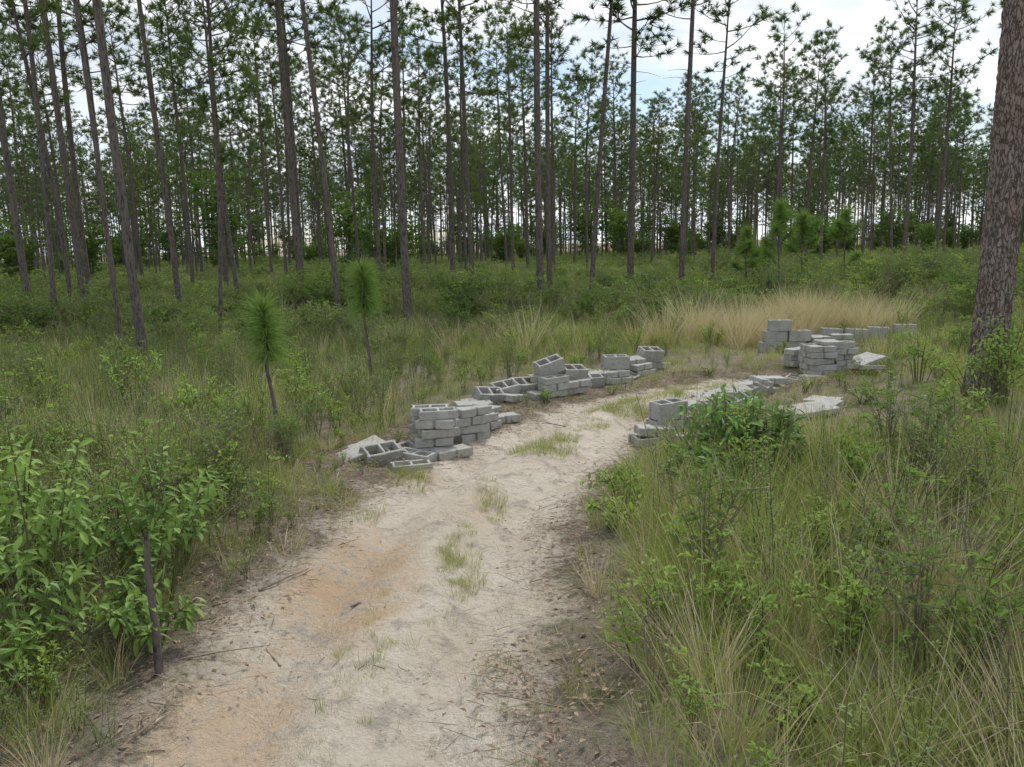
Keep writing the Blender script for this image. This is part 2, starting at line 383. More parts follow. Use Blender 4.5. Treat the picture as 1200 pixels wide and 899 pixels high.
# ---- saplings
def sapling(x,y,Ht,nl=.32,bot=.55,n=520,col=None,w=.008,side_br=0,lean=0):
    b=MB(); pts=[Vector((lean*i/5*Ht+.02*math.sin(i*1.3),.02*math.cos(i),Ht*.93*i/5)) for i in range(6)]
    b.tube(pts,[.026,.024,.02,.017,.014,.009],7,0)
    top=pts[-1]
    def brush(a,c,n,L):
        for i in range(n):
            u=U(0,1)**.8; p=a.lerp(c,u); an=U(0,6.283); el=U(-.35,.55)+.9*u**3
            d=Vector((math.cos(an)*math.cos(el),math.sin(an)*math.cos(el),math.sin(el)))
            b.blade(p,d,L*U(.75,1.1),w,U(.5,1.3)*(1.15-u*.6),1,U(0,1),3)
    brush(pts[5]-Vector((lean*bot,0,bot*Ht*.5)),top,n,nl)
    for k in range(side_br):
        a=U(0,6.28); z=U(.35,.75)*Ht; p=Vector((0,0,z)); e=p+Vector((math.cos(a)*.4,math.sin(a)*.4,.35)); b.tube([p,e],[.012,.006],5,0); brush(p.lerp(e,.5),e,n//3,nl*.9)
    o=link(bpy.data.objects.new('pine_sapling',b.mesh('pine_sapling_mesh',[M_BARK,col or M_PINEY],(0,)))); o.location=(x,y,H(x,y)-.03)
sapling(-2.27,7.57,1.58,.27,bot=.65,n=900,lean=-.04)
sapling(-2.0,11.2,1.85,.31,bot=.65,n=900,w=.010,lean=-.02)
for (x,y,h) in ((7.3,22,3.1),(8.1,22.5,2.7),(9.9,24,3.0),(7.0,24,2.3)):
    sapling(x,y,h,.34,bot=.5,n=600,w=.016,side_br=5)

# ---- undergrowth prototypes
def grass_proto(n,rad,l0,l1,w,dry,droop=(.5,1.6),up=.9,segs=3):
    b=MB()
    for i in range(n):
        a=U(0,6.283); r=rad*math.sqrt(U(0,1)); p=(r*math.cos(a),r*math.sin(a),-.02)
        d=Vector((math.cos(a)*U(0,.6)+U(-.25,.25),math.sin(a)*U(0,.6)+U(-.25,.25),up))
        isd=U(0,1)<dry
        b.blade(p,d,U(l0,l1),w*U(.6,1.2),U(*droop),1 if isd else 0,U(0,1),segs)
    return b
def shrub_proto(nst,Ht,rad,nleaf,ll,lw,mi=0,droop=.4,z0=.3):
    b=MB()
    for s in range(nst):
        a=U(0,6.283); rr=rad*U(.2,1); h=Ht*U(.6,1)
        p=Vector((U(-.05,.05),U(-.05,.05),-.03)); e=Vector((math.cos(a)*rr,math.sin(a)*rr,h)); m=p.lerp(e,.5)+Vector((math.cos(a)*-.1*rr,math.sin(a)*-.1*rr,.08*h))
        b.tube([p,m,e],[.006,.0045,.002],3,1)
        subs=[]
        for k in range(5):
            u=U(z0,.95); q=(p.lerp(m,u*2) if u<.5 else m.lerp(e,u*2-1)); d=(rdir(0,.8)); L=U(.12,.3)*Ht; subs.append((q,q+d*L)); b.tube([q,q+d*L],[.0035,.0015],3,1)
        subs.append((m,e))
        for k in range(nleaf//nst):
            q0,q1=random.choice(subs); q=q0.lerp(q1,U(.1,1)); d=((q1-q0).normalized()*.6+rdir(-.3,.8)).normalized()
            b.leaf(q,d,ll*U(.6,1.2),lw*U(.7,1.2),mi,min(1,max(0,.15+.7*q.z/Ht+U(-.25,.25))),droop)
    return b
def weed_proto(n,Ht,ll,lw,mi=0):
    b=MB()
    for s in range(n):
        a=U(0,6.283); r=U(0,.15); p=Vector((r*math.cos(a),r*math.sin(a),-.02)); h=Ht*U(.55,1.05)
        e=p+Vector((U(-.18,.18),U(-.18,.18),h)); m=p.lerp(e,.5)+Vector((U(-.03,.03),U(-.03,.03),0))
        b.tube([p,m,e],[.004,.003,.0015],3,1)
        for k in range(int(50*h/.8)):
            u=U(.15,1); q=(p.lerp(m,u*2) if u<.5 else m.lerp(e,u*2-1)); d=rdir(.0,.8)
            b.leaf(q,d,ll*(1.25-u*.6)*U(.7,1.2),lw,mi,U(0,1)*.6+.4*u,.3,.1)
    return b
def big_leafy(Ht,rad,nst,ll,lw,seed,droop=.6,per=16):
    random.seed(seed); b=MB()
    for s in range(nst):
        a=s*2.4+U(-.5,.5); rr=rad*math.sqrt(U(.02,1)); h=Ht*U(.45,1)*(1-.2*rr/rad)
        p=Vector((math.cos(a)*rr*.25,math.sin(a)*rr*.25,-.03)); e=Vector((math.cos(a)*rr,math.sin(a)*rr,h)); m=p.lerp(e,.5)+Vector((-math.cos(a)*.12*rr,-math.sin(a)*.12*rr,.05))
        b.tube([p,p.lerp(m,.5),m,e],[.009,.007,.005,.0025],5,1)
        br=[(m,e)]
        for k in range(3):
            u=U(.0,.7); q=m.lerp(e,u); d=rdir(.1,.7); L=U(.10,.25); b.tube([q,q+d*L],[.0035,.0018],4,1); br.append((q,q+d*L))
        for (q0,q1) in br:
            ax=(q1-q0).normalized(); n=per if q0 is m else per//2
            for k in range(n):
                u=.2+.8*(k/n)**.7; q=q0.lerp(q1,u); an=k*2.4
                o1=ax.orthogonal().normalized(); o2=ax.cross(o1)
                d=(ax*U(.1,.9)+(o1*math.cos(an)+o2*math.sin(an))+rdir()*.35).normalized()
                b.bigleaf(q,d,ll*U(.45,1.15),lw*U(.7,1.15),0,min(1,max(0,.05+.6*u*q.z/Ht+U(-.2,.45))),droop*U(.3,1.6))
    return b
protos={}; slots={}
def reg(key,builders,mats):
    col=bpy.data.collections.new('proto_'+key)
    for i,b in enumerate(builders):
        me=b.mesh('%s_mesh_%d'%(key,i),mats); col.objects.link(bpy.data.objects.new('%s_%02d'%(key,i),me))
    protos[key]=col; slots[key]=len(builders)
random.seed(3)
GA=[grass_proto(85,.17,.22,.52,.0045,.18),grass_proto(70,.14,.3,.66,.0045,.25),grass_proto(90,.2,.15,.38,.004,.22),grass_proto(60,.12,.35,.8,.005,.38),grass_proto(90,.16,.3,.6,.004,.12)]
GB=[grass_proto(50,.10,.06,.18,.004,.3,segs=2),grass_proto(40,.08,.05,.14,.004,.1,segs=2),grass_proto(36,.09,.08,.22,.004,.4,segs=2)]
GC=[grass_proto(90,.14,.6,1.25,.008,.95,(.2,.8)),grass_proto(80,.12,.5,1.0,.007,1,(.2,.9))]
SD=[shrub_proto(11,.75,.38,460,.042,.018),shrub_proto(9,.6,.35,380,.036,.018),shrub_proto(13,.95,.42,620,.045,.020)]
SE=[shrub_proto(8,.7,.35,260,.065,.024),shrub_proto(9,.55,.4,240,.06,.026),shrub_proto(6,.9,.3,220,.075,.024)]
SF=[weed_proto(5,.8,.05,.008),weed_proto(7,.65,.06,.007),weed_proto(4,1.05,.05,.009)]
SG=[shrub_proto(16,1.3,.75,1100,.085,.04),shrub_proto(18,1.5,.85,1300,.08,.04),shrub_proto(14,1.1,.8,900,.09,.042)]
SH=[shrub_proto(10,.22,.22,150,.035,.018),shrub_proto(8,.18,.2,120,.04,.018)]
reg('a_grass',GA,[M_GRASS,M_DRY]); reg('b_short',GB,[M_GRASS,M_DRY]); reg('c_broom',GC,[M_GRASS,M_DRY])
reg('d_shrub',SD,[M_SHRUB,M_TWIG]); reg('e_light',SE,[M_LIGHT,M_STEM]); reg('f_weed',SF,[M_WEED,M_STEM]); reg('g_bush',SG,[M_DSHRUB,M_TWIG])
reg('g_seedling',SH,[M_LIGHT,M_STEM])
def twigs(n,L):
    b=MB()
    for i in range(n):
        a=U(0,6.283); p=Vector((U(-.3,.3),U(-.3,.3),.008)); d=Vector((math.cos(a),math.sin(a),U(-.02,.08))); l=L*U(.3,1)
        b.tube([p,p+d*l*.5+Vector((U(-.02,.02),U(-.02,.02),.004)),p+d*l],[.004,.003,.0015],4,0)
    return b
def litter(n):
    b=MB()
    for i in range(n):
        p=Vector((random.gauss(0,.2),random.gauss(0,.2),U(.004,.02)))
        if U(0,1)<.6:
            a=U(0,6.283); b.blade(p,Vector((math.cos(a),math.sin(a),.05)),U(.08,.24),.003,.1,1,U(0,1),2)
        else: b.leaf(p,rdir(-.1,.25),U(.02,.05),U(.01,.025),1,U(0,1),.1)
    return b
reg('h_litter',[litter(90),litter(70),litter(110)],[M_TWIG,M_LITTER])
reg('i_twig',[twigs(5,.25),twigs(3,.4),twigs(7,.15)],[M_TWIG])
def bare(n,Ht):
    b=MB()
    for s in range(n):
        a=U(0,6.28); h=Ht*U(.5,1); p=Vector((0,0,-.02)); e=Vector((math.cos(a)*h*.3,math.sin(a)*h*.3,h)); b.tube([p,e],[.005,.002],4,0)
        for k in range(6):
            q=p.lerp(e,U(.3,.95)); b.tube([q,q+rdir(.1,.9)*U(.08,.25)],[.0025,.001],3,0)
    return b
BJ=[bare(6,.8),bare(4,1.1)]
reg('j_bare',BJ,[M_TWIG])
col=bpy.data.collections.new('proto_k_pine')
for i,me in enumerate(pines): col.objects.link(bpy.data.objects.new('k_pine_%02d'%i,me))
protos['k_pine']=col; slots['k_pine']=8
random.seed(5)
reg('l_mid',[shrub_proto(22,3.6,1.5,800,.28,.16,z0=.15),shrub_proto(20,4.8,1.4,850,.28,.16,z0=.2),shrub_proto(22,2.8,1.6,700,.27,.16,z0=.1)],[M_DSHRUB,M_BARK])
PM=[M_GRASS,M_DRY,M_SHRUB,M_TWIG,M_LIGHT,M_STEM,M_WEED,M_DSHRUB]
def patch(wt,n=34,R=.95):
    b=MB()
    kinds=[(GA,{0:0,1:1},1.0),(SF,{0:6,1:5},.95),(SD,{0:2,1:3},1.0),(SE,{0:4,1:5},.95),(GC,{0:0,1:1},.75),(SG,{0:7,1:3},.6),(BJ,{0:3},1.0)]
    for i in range(n):
        k=random.choices(range(7),wt)[0]; lst,mm,sc=kinds[k]
        a=i*2.4; r=R*math.sqrt((i+.5)/n)*U(.85,1.1)
        b.merge(random.choice(lst),r*math.cos(a),r*math.sin(a),U(0,6.28),sc*U(.6,1.35),mm,U(-.25,.25))
    return b
reg('m_patch_a',[patch((6,3,2,1,.6,0,.4)),patch((5,4,2,1.5,1.2,0,.5)),patch((5,3,4,2,.3,0,.3)),patch((6,2,2,1,2,0,.5))],PM)
reg('n_patch_b',[patch((2,2,6,3,0,.8,.6)),patch((1,3,6,4,.3,1.1,.4)),patch((3,2,4,5,.2,.4,.3)),patch((2,3,6,3,.4,1.0,.6))],PM)

def scatter(name,key,pts,realize=False):
    if not pts: return
    A=np.array(pts,float)
    me=bpy.data.meshes.new(name); me.from_pydata([tuple(p) for p in A[:,:3]],[],[])
    a=me.attributes.new('rot','FLOAT_VECTOR','POINT'); a.data.foreach_set('vector',A[:,3:6].astype(np.float32).ravel())
    sv=np.stack([A[:,6],A[:,6],A[:,6]*A[:,8]],-1)
    a=me.attributes.new('scl','FLOAT_VECTOR','POINT'); a.data.foreach_set('vector',sv.astype(np.float32).ravel())
    a=me.attributes.new('prand','FLOAT','POINT'); a.data.foreach_set('value',np.random.default_rng(1).random(len(A)).astype(np.float32))
    a=me.attributes.new('idx','INT','POINT'); a.data.foreach_set('value',A[:,7].astype(np.int32))
    ob=link(bpy.data.objects.new(name,me))
    ng=bpy.data.node_groups.new(name,'GeometryNodeTree')
    ng.interface.new_socket('Geometry',in_out='INPUT',socket_type='NodeSocketGeometry'); ng.interface.new_socket('Geometry',in_out='OUTPUT',socket_type='NodeSocketGeometry')
    gi=ng.nodes.new('NodeGroupInput'); go=ng.nodes.new('NodeGroupOutput')
    ip=ng.nodes.new('GeometryNodeInstanceOnPoints'); ci=ng.nodes.new('GeometryNodeCollectionInfo')
    ci.inputs['Collection'].default_value=protos[key]; ci.inputs['Separate Children'].default_value=True; ci.inputs['Reset Children'].default_value=True
    def na(n,t):
        k=ng.nodes.new('GeometryNodeInputNamedAttribute'); k.data_type=t; k.inputs['Name'].default_value=n
        return [o for o in k.outputs if o.enabled and o.name=='Attribute'][0]
    e=ng.nodes.new('FunctionNodeEulerToRotation')
    L=ng.links.new
    L(gi.outputs[0],ip.inputs['Points']); L(ci.outputs[0],ip.inputs['Instance']); ip.inputs['Pick Instance'].default_value=True
    L(na('idx','INT'),ip.inputs['Instance Index']); L(na('rot','FLOAT_VECTOR'),e.inputs[0]); L(e.outputs[0],ip.inputs['Rotation']); L(na('scl','FLOAT_VECTOR'),ip.inputs['Scale'])
    out=ip.outputs[0]
    if realize:
        rl=ng.nodes.new('GeometryNodeRealizeInstances'); L(out,rl.inputs[0]); out=rl.outputs[0]
    L(out,go.inputs[0])
    md=ob.modifiers.new('scatter','NODES'); md.node_group=ng
    return ob

# ---------------------------------------------------------------- concrete blocks
def block_mesh(name,Hh,cores=True):
    xs_=[-.195,-.18,-.157,-.014,.014,.157,.18,.195]; ys_=[-.095,-.066,.066,.095]
    sol=[[True]*3 for _ in range(7)]
    sol[0][1]=False; sol[6][1]=False
    if cores: sol[2][1]=False; sol[4][1]=False
    else: sol[3][0]=False; sol[3][2]=False
    bm=bmesh.new(); vd={}
    def V(i,j,k):
        if (i,j,k) not in vd: vd[(i,j,k)]=bm.verts.new((xs_[i],ys_[j],Hh*k))
        return vd[(i,j,k)]
    def s(i,j): return 0<=i<7 and 0<=j<3 and sol[i][j]
    for i in range(7):
        for j in range(3):
            if not sol[i][j]: continue
            bm.faces.new([V(i,j,1),V(i+1,j,1),V(i+1,j+1,1),V(i,j+1,1)]); bm.faces.new([V(i,j,0),V(i,j+1,0),V(i+1,j+1,0),V(i+1,j,0)])
            if not s(i-1,j): bm.faces.new([V(i,j,0),V(i,j,1),V(i,j+1,1),V(i,j+1,0)])
            if not s(i+1,j): bm.faces.new([V(i+1,j,0),V(i+1,j+1,0),V(i+1,j+1,1),V(i+1,j,1)])
            if not s(i,j-1): bm.faces.new([V(i,j,0),V(i+1,j,0),V(i+1,j,1),V(i,j,1)])
            if not s(i,j+1): bm.faces.new([V(i,j+1,0),V(i,j+1,1),V(i+1,j+1,1),V(i+1,j+1,0)])
    bm.normal_update()
    ed=[e for e in bm.edges if len(e.link_faces)==2 and e.calc_face_angle(0)>.5]
    bmesh.ops.bevel(bm,geom=ed,offset=.0055,segments=1,affect='EDGES')
    for v in bm.verts:
        v.co+=Vector((mn.noise(v.co*22),mn.noise(v.co*22+Vector((5,0,0))),mn.noise(v.co*22+Vector((0,7,0)))))*.006
    me=bpy.data.meshes.new(name); bm.to_mesh(me); bm.free(); me.materials.append(M_CONC); return me
B_FULL=block_mesh('block_full',.19); B_HALF=block_mesh('block_half',.088,False); B_HC=block_mesh('block_half_core',.088)
def slab_mesh(name,L,W,Hh):
    bm=bmesh.new(); bmesh.ops.create_grid(bm,x_segments=14,y_segments=9,size=.5)
    r=bmesh.ops.extrude_face_region(bm,geom=bm.faces[:]); 
    for v in [v for v in r['geom'] if isinstance(v,bmesh.types.BMVert)]: v.co.z+=1
    for v in bm.verts:
        n=mn.noise(Vector((v.co.x*4,v.co.y*4,1)))
        edge=max(abs(v.co.x),abs(v.co.y))>.49
        v.co=Vector((v.co.x*L*(1+(.12*n if edge else 0)),v.co.y*W*(1+(.15*n if edge else 0)),v.co.z*Hh+.006*n))
    bmesh.ops.recalc_face_normals(bm,faces=bm.faces)
    bmesh.ops.bevel(bm,geom=[e for e in bm.edges if len(e.link_faces)==2 and e.calc_face_angle(0)>.8],offset=.005,segments=1,affect='EDGES')
    me=bpy.data.meshes.new(name); bm.to_mesh(me); bm.free(); me.materials.append(M_CONC); return me
SLAB=slab_mesh('concrete_slab_mesh',.62,.36,.06); SLABS=slab_mesh('concrete_slab_small',.36,.26,.05)
random.seed(21)
blk=[]
def put(me,x,y,dz,rx=0,ry=0,rz=0,parent=None,name='concrete_block'):
    o=link(bpy.data.objects.new(name,me)); o.rotation_euler=(math.radians(rx),math.radians(ry),math.radians(rz))
    if parent is None: o.location=(x,y,H(x,y)+dz)
    else:
        o.parent=parent; o.location=(x-parent.location.x,y-parent.location.y,dz)
    blk.append((x,y)); return o
def stackobj(x,y):
    e=link(bpy.data.objects.new('concrete_block_stack',None)); e.empty_display_size=.1; e.location=(x,y,H(x,y)); return e
def stack(x,y,layers,rz,wide=2,me=None,jit=.04,thin=.093,drop=0):
    e=stackobj(x,y)
    for l in range(layers):
        for k in range(wide):
            if l==layers-1 and k and U(0,1)<drop: continue
            off=(k-(wide-1)/2)*.215
            c,s=math.cos(math.radians(rz)),math.sin(math.radians(rz))
            px=x-s*off+U(-jit,jit); py=y+c*off+U(-jit,jit)*.5
            put(me or random.choice((B_HALF,B_HALF,B_HC)),px,py,l*thin+U(0,.003),0,0,rz+U(-14,14)+(180 if U(0,1)<.5 else 0),e,'block_%d_%d'%(l,k))
    return e
# left line
stack(-.82,8.06,5,8,2,jit=.055); stack(-.50,8.55,4,32,2,drop=1,jit=.05); stack(-.33,8.95,2,50,1); stack(-.15,9.3,1,20,1)
put(B_HALF,-.45,8.62,.30,3,4,20); put(B_HC,-.97,7.70,.0,0,4,-25); put(B_HALF,-.62,7.86,.0,0,0,35)
put(B_FULL,-1.32,7.62,-.04,24,0,38); put(B_HC,-1.13,7.80,.0,25,0,55); put(SLABS,-1.60,7.52,-.01,6,-14,30,name='concrete_slab'); put(B_HC,-.98,7.44,-.02,0,0,15); put(SLABS,-1.45,7.85,.02,12,-8,50,name='concrete_slab')
row=[(-.34,10.20,'F',28,8,32,.0),(-.12,10.48,'F',24,-4,34,.03),(.11,10.68,'F',30,4,36,.04),(-.46,9.98,'H',15,0,20,.0),(.0,10.32,'H',5,8,60,.0),
(.34,10.86,'F',18,-6,30,.02),(.60,10.80,'H',0,6,20,.0),(.36,10.62,'H',8,0,50,.0),(-.3,9.7,'H',4,6,70,-.01)]
for (x,y,t,a,b_,c,dz) in row: put(B_FULL if t=='F' else B_HALF,x,y,dz,a,b_,c)
stack(.50,10.72,3,28,2); put(B_FULL,.52,10.84,.29,14,-14,24); stack(.80,10.98,2,35,2,drop=.5); put(B_FULL,.82,11.05,.17,20,6,32)
put(B_FULL,1.12,11.45,-.02,12,0,14); put(B_FULL,1.02,11.72,.0,0,0,18); put(B_HALF,.95,11.25,0,0,8,50)
stack(1.52,11.82,2,15,2); put(B_FULL,1.55,11.9,.19,4,2,10); put(B_HALF,1.32,11.62,.0,0,0,30); put(B_HALF,1.28,11.66,.095,8,0,10); put(B_HC,1.75,11.9,.0,20,0,60)
stack(1.95,12.3,2,32,2); put(B_FULL,2.2,12.6,.0,0,0,30); put(B_FULL,2.16,12.56,.18,18,6,26); put(B_HALF,1.86,12.28,.19,12,0,30)
put(B_HALF,2.4,12.7,.0,0,8,60)
# right line
put(B_FULL,1.62,8.38,.0,0,4,24); put(B_FULL,1.80,8.66,.01,14,0,30); put(B_HC,1.44,8.12,.0,0,0,15); put(B_HALF,1.47,8.16,.091,0,4,8); put(B_HALF,1.72,8.16,0,0,0,-10); put(B_HALF,1.36,8.4,0,8,0,70); put(B_FULL,1.66,8.42,.19,3,0,30)
for i in range(15):
    t=i/14; x=1.98+t*1.6+U(-.08,.08); y=9.0+t*1.85+U(-.12,.12)
    put(random.choice((B_HALF,B_HC,B_FULL)),x,y,U(-.02,.01),random.choice((0,0,10,24)),U(-9,9),U(0,80))
    if i%2: put(B_HALF,x+.08,y+.10,.12+U(0,.05),U(-14,18),U(-10,10),U(0,80))
put(SLAB,3.38,9.0,.05,4,-3,18,name='concrete_slab'); put(SLABS,3.62,9.12,.095,4,-8,40,name='concrete_slab'); put(SLAB,3.75,9.5,.04,0,5,60,name='concrete_slab')
stack(4.62,12.0,5,8,2); stack(4.98,12.2,5,20,2,drop=.9); stack(4.45,12.45,3,30,1); put(SLABS,4.8,12.05,.47,3,2,20,name='concrete_slab')
put(SLAB,5.4,12.2,.10,4,-9,30,name='concrete_slab'); put(SLAB,5.15,11.5,.08,-3,8,50,name='concrete_slab'); put(B_HALF,4.4,11.6,0,0,5,30); put(B_HC,4.2,11.85,0,10,0,60)
e=stackobj(4.85,14.3)
for (dx,dy,dz) in ((-.2,0,0),(.22,.03,0),(-.12,.02,.193),(.30,.0,.193),(-.05,0,.386)):
    put(B_FULL,4.85+dx,14.3+dy,dz,0,0,U(-8,8),e,'block')
for dx in (0,.43,.86,1.4): put(B_FULL,6.1+dx,15.2+U(-.08,.08),0.12,0,U(-5,5),U(-12,12))
stack(5.5,14.4,3,5,2); stack(6.1,14.7,3,-10,1)
BK=np.array(blk)

# ---------------------------------------------------------------- scatter placement
random.seed(99)
P={k:[] for k in protos}; PN={k:[] for k in protos}
def nz(x,y,sc,off=0): return mn.noise(Vector((x*sc+off,y*sc-off,off)))
def sd1(x,y): return float(sdroad(x,y))
def dblk(x,y): return float(np.min(np.hypot(BK[:,0]-x,BK[:,1]-y)))
BROOM=((4.6,15.9,1.0,34),(6.9,17.3,1.1,46),(5.9,16.8,.7,14))
def inbroom(x,y): return any(math.hypot((x-c[0])/1.35,y-c[1])<c[2]+.25 for c in BROOM)
def add(k,x,y,s,tilt=.12,dz=0,D=None,zf=1.0):
    (P if D is None else D)[k].append((x,y,H(x,y)+dz,U(-tilt,tilt),U(-tilt,tilt),U(0,6.283),s,random.randrange(slots[k]),zf))
def field(y0,y1,xf0,xf1,step):
    y=y0
    while y<y1:
        x=xf0(y)
        while x<xf1(y):
            yield x+U(-.5,.5)*step,y+U(-.5,.5)*step
            x+=step
        y+=step
def nearfill(gen):
    for x,y in gen:
        s=sd1(x,y)
        if s>-.10: continue
        db=dblk(x,y)
        if db<.20: continue
        if inbroom(x,y) and U(0,1)<.75: continue
        shoulder=.7 if (x>0 and y<5.5) else (.18 if x>0 else .22)
        prob=min(1,max(0.0,(-s-.10)/shoulder))
        if U(0,1)>prob+.05: continue
        hs=min(1,.35+max(0,-s-.1)/1.0)
        if db<.9: hs*=.45+.5*db
        if 2.2<x<5.8 and 7.2<y<14.5: hs*=.5
        elif x<2.6 and 9.3<y<13.5 and x>-1.2: hs*=.75
        elif -2<x<-1 and 6.6<y<8: hs*=.6
        n1=nz(x,y,.55,3); n2=nz(x,y,1.1,20); q=U(0,1)
        left=x<-1
        gl=(.44 if left else .70); gl=gl-.12 if y>9 else gl
        if hs<.5 and q<.6: add('b_short',x,y,U(.8,1.8),D=PN)
        elif q<gl+.25*n1: add('a_grass',x,y,hs*U(.6,1.15),D=PN)
        elif q<.80+.15*n2: add('f_weed',x,y,hs*U(.55,1.0),D=PN)
        elif q<(.87 if left or y>9 else .84): add('d_shrub',x,y,hs*U(.5,1.0),D=PN)
        elif q<.93: add('e_light',x,y,hs*U(.5,.95),D=PN)
        elif q<.955: add('g_seedling',x,y,U(.7,1.3),D=PN)
        elif q<.975: add('j_bare',x,y,hs*U(.6,1),D=PN)
        else: add('c_broom',x,y,hs*U(.4,.75),D=PN)
nearfill(field(1.2,8,lambda y:-.75*y-2.2,lambda y:.75*y+2.2,.17))
nearfill(field(8,17,lambda y:-.75*y-1.5,lambda y:.75*y+1.5,.25))
def patches(y0,y1,step,s0,k,zf):
    for x,y in field(y0,y1,lambda y:-k*y-3,lambda y:k*y+3,step):
        if inbroom(x,y): continue
        n1=nz(x,y,.16,3)+.5*nz(x,y,.5,9)
        add('n_patch_b' if n1+U(-.3,.3)>.0 else 'm_patch_a',x,y,s0*U(.8,1.25)*(1+.25*nz(x,y,.35,70)),.05,zf=zf*U(.7,1.3)*(1+.5*nz(x,y,.2,33)))
patches(17.3,34,1.25,1.05,.78,.8); patches(34,75,2.3,1.7,.8,.40); patches(75,150,4.5,2.6,.85,.22)
for x,y in field(42,145,lambda y:-.85*y-3,lambda y:.85*y+3,4.8):
    if U(0,1)<(.2 if y<80 else .6)+.5*nz(x,y,.06,8): add('l_mid',x,y,U(.45,1.5),.05)
for (cx,cy,rr,n) in BROOM+((9.5,21,1.5,14),(-.5,14.5,1,5),(3,15,1,5)):
    for i in range(n):
        a=U(0,6.28); r=rr*math.sqrt(U(0,1)); add('c_broom',cx+r*math.cos(a)*1.3,cy+r*math.sin(a),U(.75,1.15))
for (cx,cy,rx,ry,n,s0) in ((.3,7.95,.32,.35,50,.8),(-.37,5.15,.14,.6,50,.55),(1.5,9.9,.55,.35,90,.9),(-.95,7.1,.2,.35,26,.8),(.9,9.0,.2,.3,14,.6),(-.6,4.2,.4,.6,16,.4),(1.95,10.6,.5,.3,40,.8),(-.2,6.4,.12,.6,34,.55),(.1,3.6,.3,.7,26,.6),(2.6,11.2,.6,.25,30,.8),(-.75,3.3,.15,.8,22,.45),(.6,8.7,.15,.5,16,.5),(-1.25,6.2,.15,.5,14,.7)):
    for i in range(n):
        a=U(0,6.28); r=math.sqrt(U(0,1)); add('b_short',cx+r*rx*math.cos(a),cy+r*ry*math.sin(a),s0*U(.6,1.3),D=PN)
for x,y in field(1.2,12.5,lambda y:-.7*y-1.5,lambda y:.7*y+1.5,.24):
    s=sd1(x,y)
    if -1.2<s<.12 and U(0,1)<.8: add('h_litter',x,y,U(.7,1.2),.03,D=PN)
    if -1.2<s<.1 and U(0,1)<.22: add('i_twig',x,y,U(.6,1.2),.03,D=PN)
    if s>=.1 and U(0,1)<.04: add('i_twig',x,y,U(.25,.7),.02,D=PN)
    if s>=.1 and U(0,1)<.08: add('h_litter',x,y,U(.2,.6),.02,D=PN)
for (x,y,s) in ((-4.6,20,1.25),(-3.6,20.6,1.1),(-5.4,21,1.0),(-1.6,21,1.1),(-.6,22,1.1),(-.9,19,.9),(-7,17,.9),(-10,17,1.0),(3.5,21,1.0),(-4,14,.6),(11,23,1.1),(13,25,1.1),(9,27,1.2),(14,21,1),(10,16.5,.8),(-12.6,16,1.1),(-5,16.5,.8),(1.5,17,.7),(3,16.6,.6),(-1.2,16,.7),(12,18,.9),(-8.5,12,.7)):
    for j in range(2): add('g_bush' if j else 'e_light',x+U(-.4,.4),y+U(-.4,.4),s*U(.9,1.15))
for x,y in field(27,150,lambda y:-.95*y-8,lambda y:.95*y+8,3.7):
    dens=.9
    if y<80: dens=.72
    if y<45: dens=.5
    if y<60 and x>.12*y: dens=.0 if y<46 else .4
    if y<38 and -.22*y<x<=.12*y: dens=.2
    dens*=1+.5*nz(x,y,.08,5)
    if U(0,1)>dens: continue
    if min((x-n[0])**2+(y-n[1])**2 for n in near)<4: continue
    P['k_pine'].append((x,y,H(x,y)-.05,U(-.02,.02),U(-.05,.05),U(0,6.28),U(.7,1.15),random.randrange(8),1.0))
for x,y in field(18,27,lambda y:-1.0*y-8,lambda y:-.5*y,3.4):
    if U(0,1)>.5 or min((x-n[0])**2+(y-n[1])**2 for n in near)<4: continue
    P['k_pine'].append((x,y,H(x,y)-.05,U(-.02,.02),U(-.05,.05),U(0,6.28),U(.75,1.0),random.randrange(8),1.0))
names={'a_grass':'wild_grass','b_short':'short_grass','c_broom':'dry_broom_grass','d_shrub':'low_shrubs','e_light':'leafy_undergrowth','f_weed':'tall_weeds','g_bush':'bushes','g_seedling':'seedlings','h_litter':'leaf_litter','i_twig':'fallen_twigs','j_bare':'dead_brush','k_pine':'pine_forest','l_mid':'understory_trees','m_patch_a':'distant_grassland','n_patch_b':'distant_undergrowth'}
for k in P:
    scatter(names[k],k,P[k]); scatter(names[k]+('_clumps' if P[k] else ''),k,PN[k],True)

# ---------------------------------------------------------------- foreground leafy shrubs
def plant(x,y,b,mats,name='leafy_shrub',rz=0):
    o=link(bpy.data.objects.new(name,b.mesh(name+'_mesh',mats))); o.location=(x,y,H(x,y)-.02); o.rotation_euler=(0,0,rz)
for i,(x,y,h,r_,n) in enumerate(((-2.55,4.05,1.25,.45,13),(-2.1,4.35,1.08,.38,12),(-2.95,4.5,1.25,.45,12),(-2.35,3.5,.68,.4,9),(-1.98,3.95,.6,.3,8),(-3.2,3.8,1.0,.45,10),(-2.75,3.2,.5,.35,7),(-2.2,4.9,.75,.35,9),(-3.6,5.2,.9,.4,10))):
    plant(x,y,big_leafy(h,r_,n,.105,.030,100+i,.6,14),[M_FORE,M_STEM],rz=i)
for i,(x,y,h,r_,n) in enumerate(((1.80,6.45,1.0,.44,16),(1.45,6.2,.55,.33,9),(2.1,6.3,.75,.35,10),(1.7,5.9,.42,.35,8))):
    plant(x,y,big_leafy(h,r_,n,.125,.036,200+i,.8,13),[M_GLOSS,M_TWIG],rz=i)
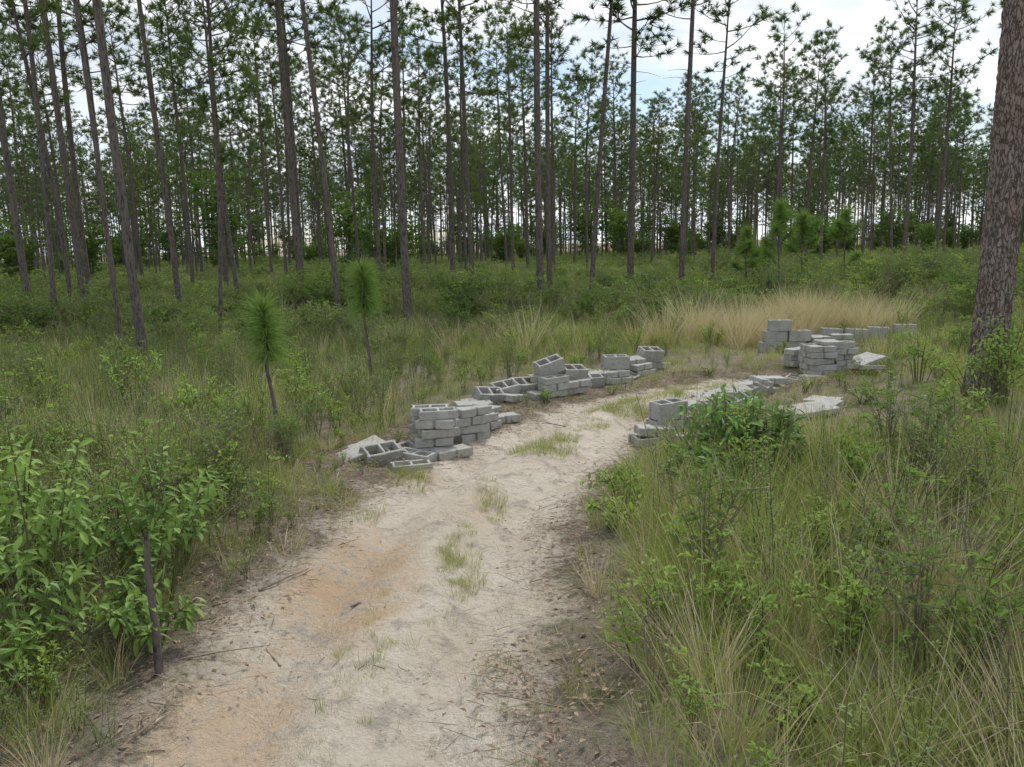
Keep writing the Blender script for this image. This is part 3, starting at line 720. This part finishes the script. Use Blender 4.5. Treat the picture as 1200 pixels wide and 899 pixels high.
for i,(x,y,h,r_,n) in enumerate(((5.15,8.7,1.15,.5,12),(5.55,8.95,1.5,.3,10),(6.0,8.6,1.1,.5,12),(4.7,8.3,.7,.4,9),(.85,6.15,.4,.25,7),(5.4,10.5,.8,.4,9),(6.4,10.4,1.1,.5,11),(-3.4,8.5,.8,.4,9),(-4.6,9.6,1.0,.45,10),(-3.2,11.5,.8,.4,9),(.75,5.6,.3,.25,6),(1.1,4.9,.35,.3,7))):
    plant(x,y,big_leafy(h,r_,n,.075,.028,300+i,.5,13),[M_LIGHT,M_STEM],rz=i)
b=MB(); b.tube([(0,0,-.05),(.01,0,.25),(-.005,.01,.5),(.012,0,.74)],[.022,.019,.017,.012],9,0); b.tube([(0,0,.5),(.05,.02,.6)],[.007,.004],5,0)
o=link(bpy.data.objects.new('dead_stem',b.mesh('dead_stem_mesh',[M_BARK],(0,)))); o.location=(-1.80,3.72,H(-1.8,3.72))
random.seed(8)
for (x,y,L,a) in ((-1.25,3.9,.45,2.2),(.25,3.5,.28,1.5),(-1.0,4.55,.22,.6),(.6,9.0,.5,2.5),(-1.6,4.7,.4,.9),(.62,3.9,.35,.6),(-1.7,3.1,.4,1.2)):
    b=MB(); p=Vector((0,0,0)); pts=[p]
    for k in range(5): p=p+Vector((math.cos(a),math.sin(a),0))*L/5+Vector((U(-.02,.02),U(-.02,.02),U(0,.008))); pts.append(p)
    b.tube(pts,[.007,.0065,.006,.005,.004,.0025],6,0); b.tube([pts[2],pts[2]+Vector((math.cos(a+.8),math.sin(a+.8),.05))*.12],[.004,.002],5,0)
    o=link(bpy.data.objects.new('fallen_stick',b.mesh('stick',[M_TWIG],(0,)))); o.location=(x,y,H(x,y)+.012)

# ---------------------------------------------------------------- sky and light
w=bpy.data.worlds.new('World'); scene.world=w; w.use_nodes=True; nt=w.node_tree
for n in list(nt.nodes): nt.nodes.remove(n)
SUN_EL,SUN_AZ=math.radians(60),math.radians(25)
sk=N(nt,'ShaderNodeTexSky'); sk.sky_type='NISHITA'; sk.sun_disc=False; sk.sun_elevation=SUN_EL; sk.sun_rotation=SUN_AZ
bg1=N(nt,'ShaderNodeBackground'); bg1.inputs['Strength'].default_value=.15; nt.links.new(sk.outputs[0],bg1.inputs[0])
tc=N(nt,'ShaderNodeTexCoord'); sx=N(nt,'ShaderNodeSeparateXYZ'); nt.links.new(tc.outputs['Generated'],sx.inputs[0])
zz=math_(nt,'ADD',math_(nt,'MAXIMUM',sx.outputs[2],0.0),.22)
cx=N(nt,'ShaderNodeCombineXYZ'); nt.links.new(math_(nt,'DIVIDE',sx.outputs[0],zz),cx.inputs[0]); nt.links.new(math_(nt,'DIVIDE',sx.outputs[1],zz),cx.inputs[1]); cx.inputs[2].default_value=2.3
n1=noise_(nt,cx.outputs[0],1.1,5,.55); n2=noise_(nt,cx.outputs[0],1.7,5,.6)
cm=ramp(nt,n1,[(.34,0.0),(.52,1.0)])
cc=ramp(nt,n2,[(.36,(.50,.56,.64)),(.50,(.72,.76,.80)),(.64,(1.0,1.0,1.0))])
bg2=N(nt,'ShaderNodeBackground'); bg2.inputs['Strength'].default_value=1.45; nt.links.new(cc,bg2.inputs[0])
ms=N(nt,'ShaderNodeMixShader'); nt.links.new(cm,ms.inputs[0]); nt.links.new(bg1.outputs[0],ms.inputs[1]); nt.links.new(bg2.outputs[0],ms.inputs[2])
o=N(nt,'ShaderNodeOutputWorld'); nt.links.new(ms.outputs[0],o.inputs[0])
try: w.cycles.sampling_method='NONE'
except Exception as ex: print(ex)
sl=bpy.data.lights.new('sun','SUN'); sl.energy=2.6; sl.angle=math.radians(10); sl.color=(1,.96,.9)
so=link(bpy.data.objects.new('sun',sl)); 
sd=Vector((math.sin(SUN_AZ)*math.cos(SUN_EL),math.cos(SUN_AZ)*math.cos(SUN_EL),math.sin(SUN_EL)))
so.rotation_euler=sd.to_track_quat('Z','Y').to_euler(); so.location=(0,0,30)

# ---------------------------------------------------------------- camera
cam=bpy.data.cameras.new('Camera'); co=link(bpy.data.objects.new('Camera',cam)); scene.camera=co
R=Matrix.Rotation(math.radians(90-9.9),3,'X')@Matrix.Rotation(math.radians(-1.3),3,'Z')
co.rotation_euler=R.to_euler(); co.location=(0,0,2.1)
cam.sensor_width=36; cam.lens=36*942/1200; cam.clip_end=3000; cam.clip_start=.05
scene.view_settings.view_transform='Standard'; scene.view_settings.look='None'; scene.view_settings.exposure=0
